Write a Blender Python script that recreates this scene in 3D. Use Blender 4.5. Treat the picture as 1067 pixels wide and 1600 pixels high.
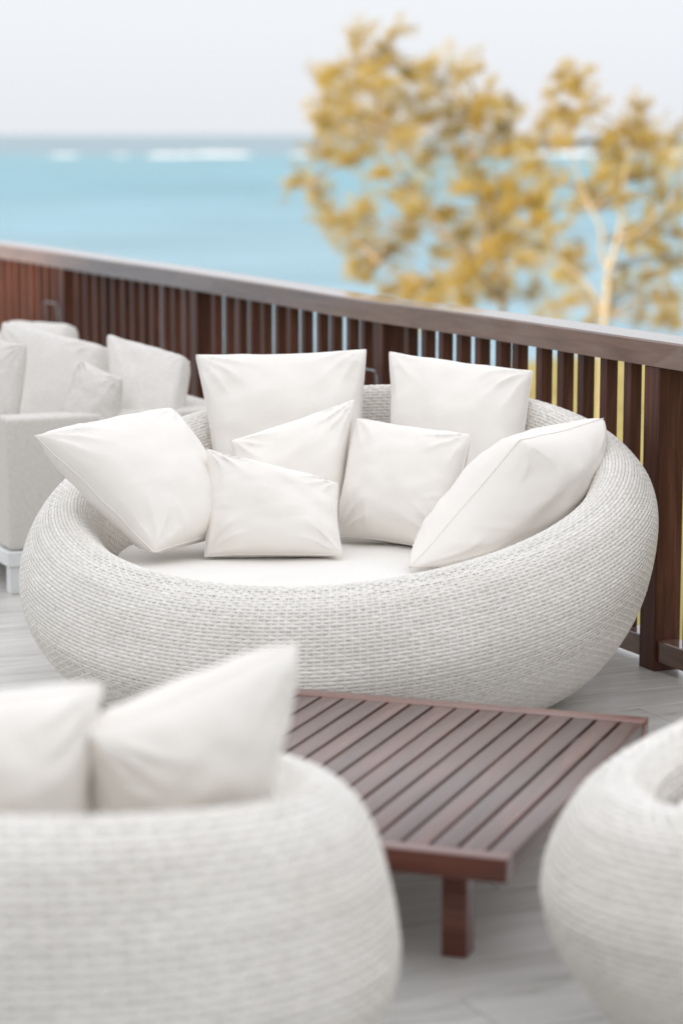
import bpy, bmesh, math, random
import numpy as np
from mathutils import Vector, Matrix, noise

random.seed(7)
rng = np.random.default_rng(7)
SC = bpy.context.scene
COL = SC.collection
for o in list(bpy.data.objects):
    bpy.data.objects.remove(o)

# ------------------------------------------------------------------ camera
CAM_H = 1.70
PITCH = math.atan(590 / 3778)
cam = bpy.data.cameras.new('camera')
cam.sensor_fit = 'VERTICAL'
cam.sensor_height = 36.0
cam.lens = 85.0
cam.clip_start = 0.1
cam.clip_end = 60000
cam.dof.use_dof = True
cam.dof.focus_distance = 7.25
cam.dof.aperture_fstop = 1.9
camo = bpy.data.objects.new('camera', cam)
camo.location = (0, 0, CAM_H)
camo.rotation_euler = (math.pi / 2 - PITCH, 0, 0)
COL.objects.link(camo)
SC.camera = camo

# ------------------------------------------------------------------ sky, sun, exposure
SUN_EL = math.radians(13)
SUN_DIR = Vector((-0.62 * math.cos(SUN_EL), -0.785 * math.cos(SUN_EL), math.sin(SUN_EL))).normalized()   # towards the sun
world = bpy.data.worlds.new('World')
SC.world = world
world.use_nodes = True
wn = world.node_tree
wn.nodes.clear()
sky = wn.nodes.new('ShaderNodeTexSky')
sky.sky_type = 'NISHITA'
sky.sun_disc = False
sky.sun_elevation = SUN_EL
sky.sun_rotation = math.atan2(SUN_DIR.x, SUN_DIR.y)
sky.altitude = 0
sky.air_density = 1.0
sky.dust_density = 3.0
sky.ozone_density = 1.0
bg = wn.nodes.new('ShaderNodeBackground')
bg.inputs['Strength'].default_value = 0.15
wo = wn.nodes.new('ShaderNodeOutputWorld')
hs = wn.nodes.new('ShaderNodeHueSaturation')            # thin high haze takes the blue out of the sky and evens it
hs.inputs['Saturation'].default_value = 0.5
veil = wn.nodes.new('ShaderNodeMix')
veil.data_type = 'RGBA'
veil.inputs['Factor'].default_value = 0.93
# pale overcast veil, its overhead brightening added to light the cushions: L = L_horizon * (1 + k sin(elevation)), the same all round
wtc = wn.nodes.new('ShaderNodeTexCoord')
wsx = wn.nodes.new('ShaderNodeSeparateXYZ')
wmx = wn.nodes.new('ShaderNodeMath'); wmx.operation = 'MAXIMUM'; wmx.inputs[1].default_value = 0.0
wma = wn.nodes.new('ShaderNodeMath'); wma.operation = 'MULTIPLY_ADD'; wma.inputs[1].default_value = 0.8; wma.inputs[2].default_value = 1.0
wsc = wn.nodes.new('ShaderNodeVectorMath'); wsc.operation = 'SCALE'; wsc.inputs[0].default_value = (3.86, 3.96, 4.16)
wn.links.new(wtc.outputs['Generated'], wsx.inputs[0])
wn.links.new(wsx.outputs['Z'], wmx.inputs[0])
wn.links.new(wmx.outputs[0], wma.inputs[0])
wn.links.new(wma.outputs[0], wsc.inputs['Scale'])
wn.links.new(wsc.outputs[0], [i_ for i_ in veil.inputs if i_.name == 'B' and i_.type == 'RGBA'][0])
wn.links.new(sky.outputs[0], hs.inputs['Color'])
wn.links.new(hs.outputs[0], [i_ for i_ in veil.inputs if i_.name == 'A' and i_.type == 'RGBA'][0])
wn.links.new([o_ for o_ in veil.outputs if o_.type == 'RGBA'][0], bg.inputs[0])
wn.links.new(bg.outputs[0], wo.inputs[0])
sun = bpy.data.lights.new('sun', 'SUN')
sun.energy = 5.0
sun.angle = math.radians(3.0)
sun.color = (1.0, 0.80, 0.56)
suno = bpy.data.objects.new('sun', sun)
suno.rotation_euler = (-SUN_DIR).to_track_quat('-Z', 'Y').to_euler()
suno.location = (-30, -14, 12)
COL.objects.link(suno)

SC.view_settings.view_transform = 'Standard'
SC.view_settings.look = 'None'
SC.view_settings.gamma = 1.0
SC.view_settings.use_curve_mapping = False
SC.view_settings.exposure = 0.60
SC.render.engine = 'CYCLES'
SC.cycles.use_denoising = True
SC.cycles.max_bounces = 8

# ------------------------------------------------------------------ helpers
FPX = 3778.0
_F = Vector((0, math.cos(PITCH), -math.sin(PITCH)))
_U = Vector((0, math.sin(PITCH), math.cos(PITCH)))


def at(px, py, Y):
    """point seen at photo pixel (px, py) that lies Y metres ahead"""
    r = _F + Vector((1, 0, 0)) * ((px - 533.5) / FPX) - _U * ((py - 800) / FPX)
    return Vector((0, 0, CAM_H)) + r * (Y / r.y)


def tag(o, label=None, cat=None, group=None, kind=None):
    if label: o['label'] = label
    if cat: o['category'] = cat
    if group: o['group'] = group
    if kind: o['kind'] = kind
    return o


def link(name, me, mat=None, parent=None, loc=None):
    o = bpy.data.objects.new(name, me)
    COL.objects.link(o)
    if mat is not None and me is not None and len(me.materials) == 0:
        me.materials.append(mat)
    if parent is not None:
        o.parent = parent
    if loc is not None:
        o.location = loc
    return o


def empty(name, loc=(0, 0, 0), rz=0.0):
    o = bpy.data.objects.new(name, None)
    o.empty_display_size = 0.1
    o.location = loc
    o.rotation_euler = (0, 0, rz)
    COL.objects.link(o)
    return o


def mesh_np(name, verts, quads, smooth=True):
    me = bpy.data.meshes.new(name)
    verts = np.asarray(verts, dtype=np.float32)
    quads = np.asarray(quads, dtype=np.int32)
    n, k = quads.shape
    me.vertices.add(len(verts))
    me.vertices.foreach_set('co', verts.ravel())
    me.loops.add(n * k)
    me.loops.foreach_set('vertex_index', quads.ravel())
    me.polygons.add(n)
    me.polygons.foreach_set('loop_start', np.arange(0, n * k, k, dtype=np.int32))
    me.update(calc_edges=True)
    me.validate()
    if smooth:
        me.polygons.foreach_set('use_smooth', np.ones(len(me.polygons), dtype=bool))
    return me


def box_mesh(name, x0, x1, y0, y1, z0, z1, bevel=0.0, seg=2):
    bm = bmesh.new()
    bmesh.ops.create_cube(bm, size=1.0)
    for v in bm.verts:
        v.co = Vector(((x0 + x1) / 2 + v.co.x * (x1 - x0), (y0 + y1) / 2 + v.co.y * (y1 - y0), (z0 + z1) / 2 + v.co.z * (z1 - z0)))
    if bevel > 0:
        bmesh.ops.bevel(bm, geom=bm.edges[:], offset=bevel, segments=seg, profile=0.6, affect='EDGES')
    me = bpy.data.meshes.new(name)
    bm.to_mesh(me)
    bm.free()
    if bevel > 0:
        if seg > 1:
            for p in me.polygons:
                p.use_smooth = True
            me.set_sharp_from_angle(angle=math.radians(40))
    return me


def tube_mesh(name, pts, radii, n=8, closed=False):
    pts = [Vector(p) for p in pts]
    if not hasattr(radii, '__len__'):
        radii = [radii] * len(pts)
    V, Q = [], []
    m = len(pts)
    up = Vector((0.13, 0.21, 0.97)).normalized()
    for i, p in enumerate(pts):
        if closed:
            t = (pts[(i + 1) % m] - pts[i - 1])
        else:
            t = pts[min(i + 1, m - 1)] - pts[max(i - 1, 0)]
        t.normalize()
        a = t.cross(up)
        if a.length < 0.05:
            a = t.cross(Vector((1, 0, 0)))
        a.normalize()
        b = t.cross(a)
        for j in range(n):
            w = 2 * math.pi * j / n
            V.append(p + (a * math.cos(w) + b * math.sin(w)) * radii[i])
    for i in range(m if closed else m - 1):
        k = (i + 1) % m
        for j in range(n):
            l = (j + 1) % n
            Q.append((i * n + j, i * n + l, k * n + l, k * n + j))
    if not closed:
        for base in (0, (m - 1) * n):
            if n == 4:
                Q.append(tuple(base + j for j in range(4)))
            elif n == 8:
                Q.append((base, base + 1, base + 2, base + 3)); Q.append((base, base + 3, base + 4, base + 7)); Q.append((base + 4, base + 5, base + 6, base + 7))
            elif n == 6:
                Q.append((base, base + 1, base + 2, base + 3)); Q.append((base, base + 3, base + 4, base + 5))
    return mesh_np(name, [tuple(v) for v in V], Q)


# ------------------------------------------------------------------ materials
def new_mat(name):
    m = bpy.data.materials.new(name)
    m.use_nodes = True
    nt = m.node_tree
    b = nt.nodes['Principled BSDF']
    return m, nt, b


def N(nt, t, **kw):
    n = nt.nodes.new(t)
    for k, v in kw.items():
        setattr(n, k, v)
    return n


def ramp(nt, fac, stops):
    r = N(nt, 'ShaderNodeValToRGB')
    els = r.color_ramp.elements
    els[0].position, els[0].color = stops[0][0], (*stops[0][1], 1)
    els[1].position, els[1].color = stops[-1][0], (*stops[-1][1], 1)
    for p, c in stops[1:-1]:
        e = els.new(p)
        e.color = (*c, 1)
    nt.links.new(fac, r.inputs[0])
    return r


def coords(nt, scale=(1, 1, 1), rot=(0, 0, 0), kind='Object'):
    tc = N(nt, 'ShaderNodeTexCoord')
    mp = N(nt, 'ShaderNodeMapping')
    mp.inputs['Scale'].default_value = scale
    mp.inputs['Rotation'].default_value = rot
    nt.links.new(tc.outputs[kind], mp.inputs[0])
    return mp.outputs[0]


def noise_tex(nt, vec, scale, detail=4, rough=0.55, dist=0.0):
    n = N(nt, 'ShaderNodeTexNoise')
    n.inputs['Scale'].default_value = scale
    n.inputs['Detail'].default_value = detail
    n.inputs['Roughness'].default_value = rough
    n.inputs['Distortion'].default_value = dist
    nt.links.new(vec, n.inputs['Vector'])
    return n


def bump(nt, b, height, strength, dist):
    bp = N(nt, 'ShaderNodeBump')
    bp.inputs['Strength'].default_value = strength
    bp.inputs['Distance'].default_value = dist
    nt.links.new(height, bp.inputs['Height'])
    nt.links.new(bp.outputs[0], b.inputs['Normal'])
    return bp


def object_vary(nt, col, amount=0.12):
    """small value change from one object to the next"""
    oi = N(nt, 'ShaderNodeObjectInfo')
    mr = N(nt, 'ShaderNodeMapRange')
    mr.inputs['To Min'].default_value = 1 - amount
    mr.inputs['To Max'].default_value = 1 + amount
    nt.links.new(oi.outputs['Random'], mr.inputs['Value'])
    hs = N(nt, 'ShaderNodeHueSaturation')
    nt.links.new(mr.outputs[0], hs.inputs['Value'])
    nt.links.new(col, hs.inputs['Color'])
    return hs.outputs[0]


def fabric(name, c0, c1, weave=900, wr=0.25, wrscale=9, rough=0.9):
    m, nt, b = new_mat(name)
    v = coords(nt)
    big = noise_tex(nt, v, 4, 3)
    r = ramp(nt, big.outputs[0], [(0.3, c0), (0.7, c1)])
    nt.links.new(object_vary(nt, r.outputs[0], 0.02), b.inputs['Base Color'])
    b.inputs['Roughness'].default_value = rough
    b.inputs['Sheen Weight'].default_value = 0.08
    fine = noise_tex(nt, v, weave, 1)
    mid = noise_tex(nt, v, wrscale, 4, 0.55, 0.5)
    b1 = N(nt, 'ShaderNodeBump'); b1.inputs['Strength'].default_value = wr; b1.inputs['Distance'].default_value = 0.02
    nt.links.new(mid.outputs[0], b1.inputs['Height'])
    b2 = N(nt, 'ShaderNodeBump'); b2.inputs['Strength'].default_value = 0.25; b2.inputs['Distance'].default_value = 0.001
    nt.links.new(fine.outputs[0], b2.inputs['Height'])
    nt.links.new(b1.outputs[0], b2.inputs['Normal'])
    nt.links.new(b2.outputs[0], b.inputs['Normal'])
    return m


M_WHITE = fabric('white_cotton', (0.845, 0.80, 0.745), (0.87, 0.83, 0.78), wr=0.07, wrscale=14)
M_SEATPAD = fabric('white_seat_fabric', (0.81, 0.775, 0.73), (0.84, 0.81, 0.77), wr=0.15, wrscale=5)


def linen(name, c0, c1):
    m, nt, b = new_mat(name)
    v = coords(nt, (90, 90, 9))
    s1 = noise_tex(nt, v, 5, 3)
    v2 = coords(nt, (9, 9, 110))
    s2 = noise_tex(nt, v2, 5, 3)
    mx = N(nt, 'ShaderNodeMath', operation='ADD')
    nt.links.new(s1.outputs[0], mx.inputs[0]); nt.links.new(s2.outputs[0], mx.inputs[1])
    hf = N(nt, 'ShaderNodeMath', operation='MULTIPLY'); hf.inputs[1].default_value = 0.5
    nt.links.new(mx.outputs[0], hf.inputs[0])
    r = ramp(nt, hf.outputs[0], [(0.38, c0), (0.62, c1)])
    nt.links.new(object_vary(nt, r.outputs[0], 0.03), b.inputs['Base Color'])
    b.inputs['Roughness'].default_value = 0.92
    bump(nt, b, hf.outputs[0], 0.3, 0.002)
    return m


M_LINEN = linen('grey_linen', (0.58, 0.545, 0.505), (0.74, 0.705, 0.665))
M_LINEN2 = linen('pale_linen', (0.62, 0.585, 0.545), (0.77, 0.735, 0.695))


def wood(name, c0, c1, c2, rough=0.35, axis='X', scale=1.0, vary=0.15, coat=0.15, coatr=0.25):
    m, nt, b = new_mat(name)
    s = {'X': (1.2, 16, 16), 'Y': (16, 1.2, 16), 'Z': (16, 16, 1.2)}[axis]
    v = coords(nt, tuple(k * scale for k in s))
    oi = N(nt, 'ShaderNodeObjectInfo')
    ad = N(nt, 'ShaderNodeVectorMath', operation='ADD')
    sc = N(nt, 'ShaderNodeVectorMath', operation='SCALE')
    cb = N(nt, 'ShaderNodeCombineXYZ')
    for k in range(3):
        nt.links.new(oi.outputs['Random'], cb.inputs[k])
    nt.links.new(cb.outputs[0], sc.inputs[0]); sc.inputs['Scale'].default_value = 37
    nt.links.new(v, ad.inputs[0]); nt.links.new(sc.outputs[0], ad.inputs[1])
    g = noise_tex(nt, ad.outputs[0], 2.2, 8, 0.6, 0.6)
    r = ramp(nt, g.outputs[0], [(0.28, c0), (0.5, c1), (0.75, c2)])
    nt.links.new(object_vary(nt, r.outputs[0], vary), b.inputs['Base Color'])
    rr = N(nt, 'ShaderNodeMapRange'); rr.inputs['To Min'].default_value = rough - 0.08; rr.inputs['To Max'].default_value = rough + 0.12
    nt.links.new(g.outputs[0], rr.inputs['Value'])
    nt.links.new(rr.outputs[0], b.inputs['Roughness'])
    b.inputs['Coat Weight'].default_value = coat
    b.inputs['Specular IOR Level'].default_value = 0.2
    b.inputs['Coat Roughness'].default_value = coatr
    bump(nt, b, g.outputs[0], 0.25, 0.003)
    return m


M_RAILWOOD = wood('dark_stained_wood_upright', (0.038, 0.012, 0.007), (0.076, 0.025, 0.015), (0.14, 0.055, 0.034), 0.40, 'Z', coat=0.08)
M_RAILTOP = wood('stained_wood_handrail', (0.095, 0.047, 0.031), (0.16, 0.083, 0.056), (0.23, 0.13, 0.092), 0.40, 'Y', coat=1.0, coatr=0.05)
M_TABLE = wood('mahogany_slat', (0.052, 0.020, 0.015), (0.105, 0.042, 0.031), (0.18, 0.080, 0.060), 0.34, 'Y', vary=0.3, coat=0.8, coatr=0.2)
M_TABLEX = wood('mahogany_frame', (0.080, 0.023, 0.014), (0.135, 0.040, 0.025), (0.20, 0.070, 0.046), 0.34, 'X', coat=0.8, coatr=0.2)


def wicker_mat(name, c0, c1):
    m, nt, b = new_mat(name)
    v = coords(nt)
    a1 = noise_tex(nt, v, 70, 3, 0.6)
    a2 = noise_tex(nt, coords(nt, (3, 3, 9)), 1.3, 4, 0.6)
    a = N(nt, 'ShaderNodeMix'); a.inputs['Factor'].default_value = 0.45
    nt.links.new(a1.outputs[0], a.inputs['A']); nt.links.new(a2.outputs[0], a.inputs['B'])
    r = ramp(nt, a.outputs[0], [(0.36, c0), (0.64, c1)])
    an = N(nt, 'ShaderNodeAttribute'); an.attribute_name = 'tone'           # strands differ a little in shade
    ao = N(nt, 'ShaderNodeMath', operation='ADD'); ao.inputs[1].default_value = 1.0
    nt.links.new(an.outputs['Fac'], ao.inputs[0])
    hv = N(nt, 'ShaderNodeHueSaturation'); nt.links.new(ao.outputs[0], hv.inputs['Value']); nt.links.new(r.outputs[0], hv.inputs['Color'])
    nt.links.new(hv.outputs[0], b.inputs['Base Color'])
    b.inputs['Roughness'].default_value = 0.48
    return m


M_WICKER = wicker_mat('white_resin_wicker', (0.72, 0.68, 0.625), (0.85, 0.815, 0.765))
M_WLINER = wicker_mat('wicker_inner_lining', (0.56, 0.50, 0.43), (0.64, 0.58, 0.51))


def plain(name, c, rough=0.5, metal=0.0, var=0.06, scale=20, bmp=0.1):
    m, nt, b = new_mat(name)
    v = coords(nt)
    n = noise_tex(nt, v, scale, 4)
    lo = tuple(x * (1 - var) for x in c); hi = tuple(min(1, x * (1 + var)) for x in c)
    r = ramp(nt, n.outputs[0], [(0.3, lo), (0.7, hi)])
    nt.links.new(r.outputs[0], b.inputs['Base Color'])
    b.inputs['Roughness'].default_value = rough
    b.inputs['Metallic'].default_value = metal
    bump(nt, b, n.outputs[0], bmp, 0.003)
    return m


M_WHITEMETAL = plain('white_painted_metal', (0.74, 0.75, 0.74), 0.4)
M_STEEL = plain('grey_steel', (0.30, 0.33, 0.34), 0.35, 0.8)
M_PLASTER = plain('white_plaster', (0.78, 0.76, 0.72), 0.85, 0, 0.05, 3, 0.3)
M_GLASS = plain('dark_window_glass', (0.05, 0.06, 0.07), 0.08)
M_ROOF = plain('roof_render', (0.55, 0.53, 0.50), 0.85, 0, 0.1, 4, 0.3)
M_GROUT = plain('tile_grout', (0.30, 0.30, 0.295), 0.85, 0, 0.12, 30, 0.3)


def tile_mat():
    m, nt, b = new_mat('grey_woodlook_porcelain')
    oi = N(nt, 'ShaderNodeObjectInfo')
    cb = N(nt, 'ShaderNodeCombineXYZ')
    for k in range(3):
        nt.links.new(oi.outputs['Random'], cb.inputs[k])
    sc = N(nt, 'ShaderNodeVectorMath', operation='SCALE'); sc.inputs['Scale'].default_value = 53
    nt.links.new(cb.outputs[0], sc.inputs[0])
    ad = N(nt, 'ShaderNodeVectorMath', operation='ADD')
    nt.links.new(coords(nt, (1.6, 15, 4)), ad.inputs[0]); nt.links.new(sc.outputs[0], ad.inputs[1])
    g = noise_tex(nt, ad.outputs[0], 1.6, 7, 0.62, 0.8)
    r = ramp(nt, g.outputs[0], [(0.25, (0.36, 0.34, 0.315)), (0.42, (0.56, 0.54, 0.51)), (0.6, (0.65, 0.63, 0.60)), (0.78, (0.72, 0.70, 0.67))])
    nt.links.new(object_vary(nt, r.outputs[0], 0.045), b.inputs['Base Color'])
    b.inputs['Roughness'].default_value = 0.33
    bump(nt, b, g.outputs[0], 0.12, 0.002)
    return m


M_TILE = tile_mat()


def leaf_mat(name, c0, c1, c2):
    m, nt, b = new_mat(name)
    v = coords(nt)
    n1 = noise_tex(nt, v, 0.9, 3)
    n2 = noise_tex(nt, v, 11, 2)
    mx = N(nt, 'ShaderNodeMath', operation='ADD'); nt.links.new(n1.outputs[0], mx.inputs[0]); nt.links.new(n2.outputs[0], mx.inputs[1])
    hf = N(nt, 'ShaderNodeMath', operation='MULTIPLY'); hf.inputs[1].default_value = 0.5; nt.links.new(mx.outputs[0], hf.inputs[0])
    r = ramp(nt, hf.outputs[0], [(0.36, c0), (0.5, c1), (0.64, c2)])
    nt.links.new(r.outputs[0], b.inputs['Base Color'])
    b.inputs['Roughness'].default_value = 0.6
    tr = N(nt, 'ShaderNodeBsdfTranslucent')
    nt.links.new(r.outputs[0], tr.inputs[0])
    ms = N(nt, 'ShaderNodeMixShader'); ms.inputs[0].default_value = 0.5
    b.inputs['Specular IOR Level'].default_value = 0.15
    nt.links.new(b.outputs[0], ms.inputs[1]); nt.links.new(tr.outputs[0], ms.inputs[2])
    nt.links.new(ms.outputs[0], nt.nodes['Material Output'].inputs['Surface'])
    return m


M_LEAF = leaf_mat('golden_foliage', (0.33, 0.23, 0.045), (0.52, 0.395, 0.10), (0.66, 0.535, 0.18))
M_BARKPALE = plain('bleached_bark', (0.42, 0.36, 0.26), 0.9, 0, 0.2, 12, 0.6)
M_BARK = plain('pale_bark', (0.30, 0.24, 0.16), 0.9, 0, 0.25, 12, 0.6)


def lawn_mat():
    m, nt, b = new_mat('dry_yellow_grass_ground')
    v = coords(nt)
    n = noise_tex(nt, v, 0.35, 8, 0.65)
    r = ramp(nt, n.outputs[0], [(0.3, (0.22, 0.17, 0.04)), (0.5, (0.31, 0.255, 0.07)), (0.72, (0.38, 0.32, 0.10))])
    nt.links.new(r.outputs[0], b.inputs['Base Color'])
    b.inputs['Roughness'].default_value = 0.95
    bump(nt, b, n.outputs[0], 0.6, 0.2)
    return m


M_LAWN = lawn_mat()
M_SAND = plain('pale_sand', (0.55, 0.50, 0.42), 0.95, 0, 0.1, 0.6, 0.4)
M_FOAM = plain('white_sea_foam', (0.86, 0.86, 0.86), 0.9, 0, 0.04, 0.2, 0.5)


def sea_mat():
    m, nt, b = new_mat('turquoise_sea_water')
    tc = N(nt, 'ShaderNodeTexCoord')
    sx = N(nt, 'ShaderNodeSeparateXYZ'); nt.links.new(tc.outputs['Object'], sx.inputs[0])
    wob = noise_tex(nt, coords(nt, (0.004, 0.012, 1)), 1.0, 4)
    wm = N(nt, 'ShaderNodeMath', operation='MULTIPLY_ADD'); wm.inputs[1].default_value = 300; wm.inputs[2].default_value = -150
    nt.links.new(wob.outputs[0], wm.inputs[0])
    ad = N(nt, 'ShaderNodeMath', operation='ADD'); nt.links.new(sx.outputs['Y'], ad.inputs[0]); nt.links.new(wm.outputs[0], ad.inputs[1])
    mr = N(nt, 'ShaderNodeMapRange'); mr.inputs['From Min'].default_value = 0; mr.inputs['From Max'].default_value = 1200
    nt.links.new(ad.outputs[0], mr.inputs['Value'])
    r = ramp(nt, mr.outputs[0], [(0.0, (0.26, 0.36, 0.45)), (0.09, (0.20, 0.35, 0.44)), (0.25, (0.125, 0.305, 0.395)), (0.55, (0.13, 0.305, 0.385)), (0.68, (0.15, 0.31, 0.38)), (0.80, (0.18, 0.27, 0.325))])
    st = noise_tex(nt, coords(nt, (0.03, 0.10, 1)), 1.0, 8, 0.72)
    smr = N(nt, 'ShaderNodeMapRange'); smr.inputs['From Min'].default_value = 0.3; smr.inputs['From Max'].default_value = 0.7
    smr.inputs['To Min'].default_value = 0.62; smr.inputs['To Max'].default_value = 1.38
    nt.links.new(st.outputs[0], smr.inputs['Value'])
    shs = N(nt, 'ShaderNodeHueSaturation'); nt.links.new(r.outputs[0], shs.inputs['Color']); nt.links.new(smr.outputs[0], shs.inputs['Value'])
    nt.links.new(shs.outputs[0], b.inputs['Base Color'])
    b.inputs['Roughness'].default_value = 0.35
    b.inputs['IOR'].default_value = 1.33
    b.inputs['Specular IOR Level'].default_value = 0.3
    w1 = noise_tex(nt, coords(nt, (0.35, 1.1, 1)), 0.9, 6, 0.62)
    bump(nt, b, w1.outputs[0], 0.8, 0.6)
    return m


M_SEA = sea_mat()

# ------------------------------------------------------------------ directions on the terrace
RAIL_D = Vector((-math.sin(math.radians(24)), math.cos(math.radians(24)), 0))       # along the railing, away from the camera
RAIL_N = Vector((math.cos(math.radians(24)), math.sin(math.radians(24)), 0))        # across it, towards the sea
RAIL_P0 = Vector((0.9986, 7.567, 0))                                                   # terrace-side corner of the near post
RAIL_RZ = math.radians(24)

# ------------------------------------------------------------------ terrace floor with tiles
SLAB_EDGE = RAIL_P0 + RAIL_N * 0.32


def terrace():
    bm = bmesh.new()
    a = SLAB_EDGE - RAIL_D * 14; c = SLAB_EDGE + RAIL_D * 16
    q = [a, c, c - RAIL_N * 22, a - RAIL_N * 22]
    top = [bm.verts.new((p.x, p.y, -0.012)) for p in q]
    bot = [bm.verts.new((p.x, p.y, -0.40)) for p in q]
    bm.faces.new(top); bm.faces.new(list(reversed(bot)))
    for i in range(4):
        j = (i + 1) % 4
        bm.faces.new((top[j], top[i], bot[i], bot[j]))
    bmesh.ops.recalc_face_normals(bm, faces=bm.faces[:])
    me = bpy.data.meshes.new('terrace_floor'); bm.to_mesh(me); bm.free()
    o = link('terrace_floor', me, M_GROUT)
    tag(o, 'grey wood-look tiled terrace floor', None, None, 'structure')
    L, W, G = 1.2, 0.20, 0.003
    tm = box_mesh('floor_tile', -L / 2 + G / 2, L / 2 - G / 2, -W / 2 + G / 2, W / 2 - G / 2, -0.012, 0.0, 0.0012, 1)
    tm.materials.append(M_TILE)
    n = 0
    for r in range(-45, 75):
        off = (0, 0.4, 0.8)[r % 3] if r % 2 else 0.6
        for k in range(-9, 4):
            p = RAIL_P0 + RAIL_D * ((r + 0.5) * W) + RAIL_N * (0.30 - (k + 0.5) * -L - L + off - 0.6)
            over = (p - SLAB_EDGE).dot(RAIL_N) + L / 2
            cut = 1.0
            if over > 0:
                if over > L - 0.06:
                    continue
                cut = (L - over) / L                    # cut to fit at the edge
                p = p - RAIL_N * (over / 2)
            if p.y < 3.6 or p.y > 15 or abs(p.x) > 0.155 * p.y + 0.75:
                continue
            t = link('tile', tm, None, o, (p.x, p.y, random.uniform(-0.0004, 0.0004)))
            t.scale = (cut, 1, 1)
            t.rotation_euler = (0, 0, RAIL_RZ + (math.pi if random.random() < 0.5 else 0))
            n += 1
    # end tiles along the railing edge, cut short
    print('tiles', n)
    return o


terrace()

# ------------------------------------------------------------------ sea, shore, surf
SEA_Z = -5.0
sea_me = mesh_np('sea', [(-30000, -60, SEA_Z), (30000, -60, SEA_Z), (30000, 40000, SEA_Z), (-30000, 40000, SEA_Z)], [(0, 1, 2, 3)], False)
tag(link('sea', sea_me, M_SEA), 'pale turquoise sea reaching to the horizon', None, None, 'structure')


def shore():
    # land ends in an uneven line; right of the photograph it reaches farther out
    xs = np.linspace(-60, 160, 150)
    def edge(x):
        e = 26 + 50 / (1 + math.exp(-(x - 1.5) / 1.6)) + 2.2 * noise.noise((x * 0.16, 3, 1)) + 5 * noise.noise((x * 0.03, 9, 2))
        return e
    V, Q = [], []
    rows = 14
    for x in xs:
        e = edge(x)
        for j in range(rows):
            t = j / (rows - 1)
            y = -60 + (e + 60) * (1 - (1 - t) ** 2.0)
            z = SEA_Z + 0.12 + 0.5 * min(1, (e - y) / 10) + 0.12 * noise.noise((x * 0.3, y * 0.3, 0))
            if j == rows - 1:
                z = SEA_Z - 0.15
            V.append((x, y, z))
    for i in range(len(xs) - 1):
        for j in range(rows - 1):
            Q.append((i * rows + j, (i + 1) * rows + j, (i + 1) * rows + j + 1, i * rows + j + 1))
    tag(link('shore_ground', mesh_np('shore_ground', V, Q), M_LAWN), 'dry yellow grassy shore below the terrace', None, None, 'structure')


shore()


def surf():
    def run(x0, x1, yp, depth, h):
        Y = (CAM_H - SEA_Z) / ((yp - 210) / FPX)
        X0, X1 = (x0 - 533) / FPX * Y, (x1 - 533) / FPX * Y
        n = max(12, int((X1 - X0) / 1.2)); m = 9
        V, Q = [], []
        for i in range(n + 1):
            u = i / n
            X = X0 + (X1 - X0) * u
            env = min(1, 4 * u, 4 * (1 - u)) ** 0.5
            yo = 14 * noise.noise((X * 0.02, yp, 0)) + 5 * noise.noise((X * 0.1, yp, 4))
            hh = 0.48 * h * env * (0.75 + 0.5 * noise.noise((X * 0.12, 1, yp)))
            dd = depth * env * (0.7 + 0.9 * noise.noise((X * 0.09, 7, yp)))
            for j in range(m):
                t = j / (m - 1)
                prof = math.sin(math.pi * min(1, t * 1.0)) ** 0.8
                V.append((X, Y + yo + (t - 0.3) * dd, SEA_Z + 0.02 + hh * prof * (1 + 0.35 * noise.noise((X * 0.5, t * 4, yp))) - (0.05 if j in (0, m - 1) else 0)))
        for i in range(n):
            for j in range(m - 1):
                Q.append((i * m + j, (i + 1) * m + j, (i + 1) * m + j + 1, i * m + j + 1))
        tag(link('breaking_surf', mesh_np('breaking_surf', V, Q), M_FOAM), 'white surf breaking on the far reef', None, None, 'structure')
    for a in ((85, 130, 242.5, 20, 0.9), (180, 206, 242.5, 18, 0.8), (232, 312, 243, 30, 1.5), (300, 394, 242, 40, 2.0), (452, 500, 242, 30, 1.5),
              (770, 950, 241, 40, 2.1), (1035, 1260, 240, 40, 2.2), (-300, -120, 241, 35, 1.6)):
        run(*a)


surf()

# ------------------------------------------------------------------ unseen house, added on the landward side to shade the terrace
def house():
    H = 3.9
    h = empty('shade_house', (-6.72, 4.35, 0), RAIL_RZ)       # local y along the railing, local x towards it
    tag(h, 'unseen white rendered house added on the landward side to shade the terrace', 'house')
    link('wall', box_mesh('wall', -6, 0, -24, 0, -5.0, H - 0.25), M_PLASTER, h)
    link('roof', box_mesh('roof', -6.4, 0.30, -24.4, 0.25, H - 0.248, H, 0.03), M_ROOF, h)
    for y in (-22, -18, -14, -10, -6, -2):
        d = link('glass_door', box_mesh('glass_door', 0.003, 0.05, y - 0.9, y + 0.9, 0.02, 2.3, 0.01), M_WHITEMETAL, h)
        link('pane', box_mesh('pane', 0.051, 0.058, y - 0.82, y - 0.02, 0.12, 2.22), M_GLASS, d)
        link('pane', box_mesh('pane', 0.051, 0.058, y + 0.02, y + 0.82, 0.12, 2.22), M_GLASS, d)


house()

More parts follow.
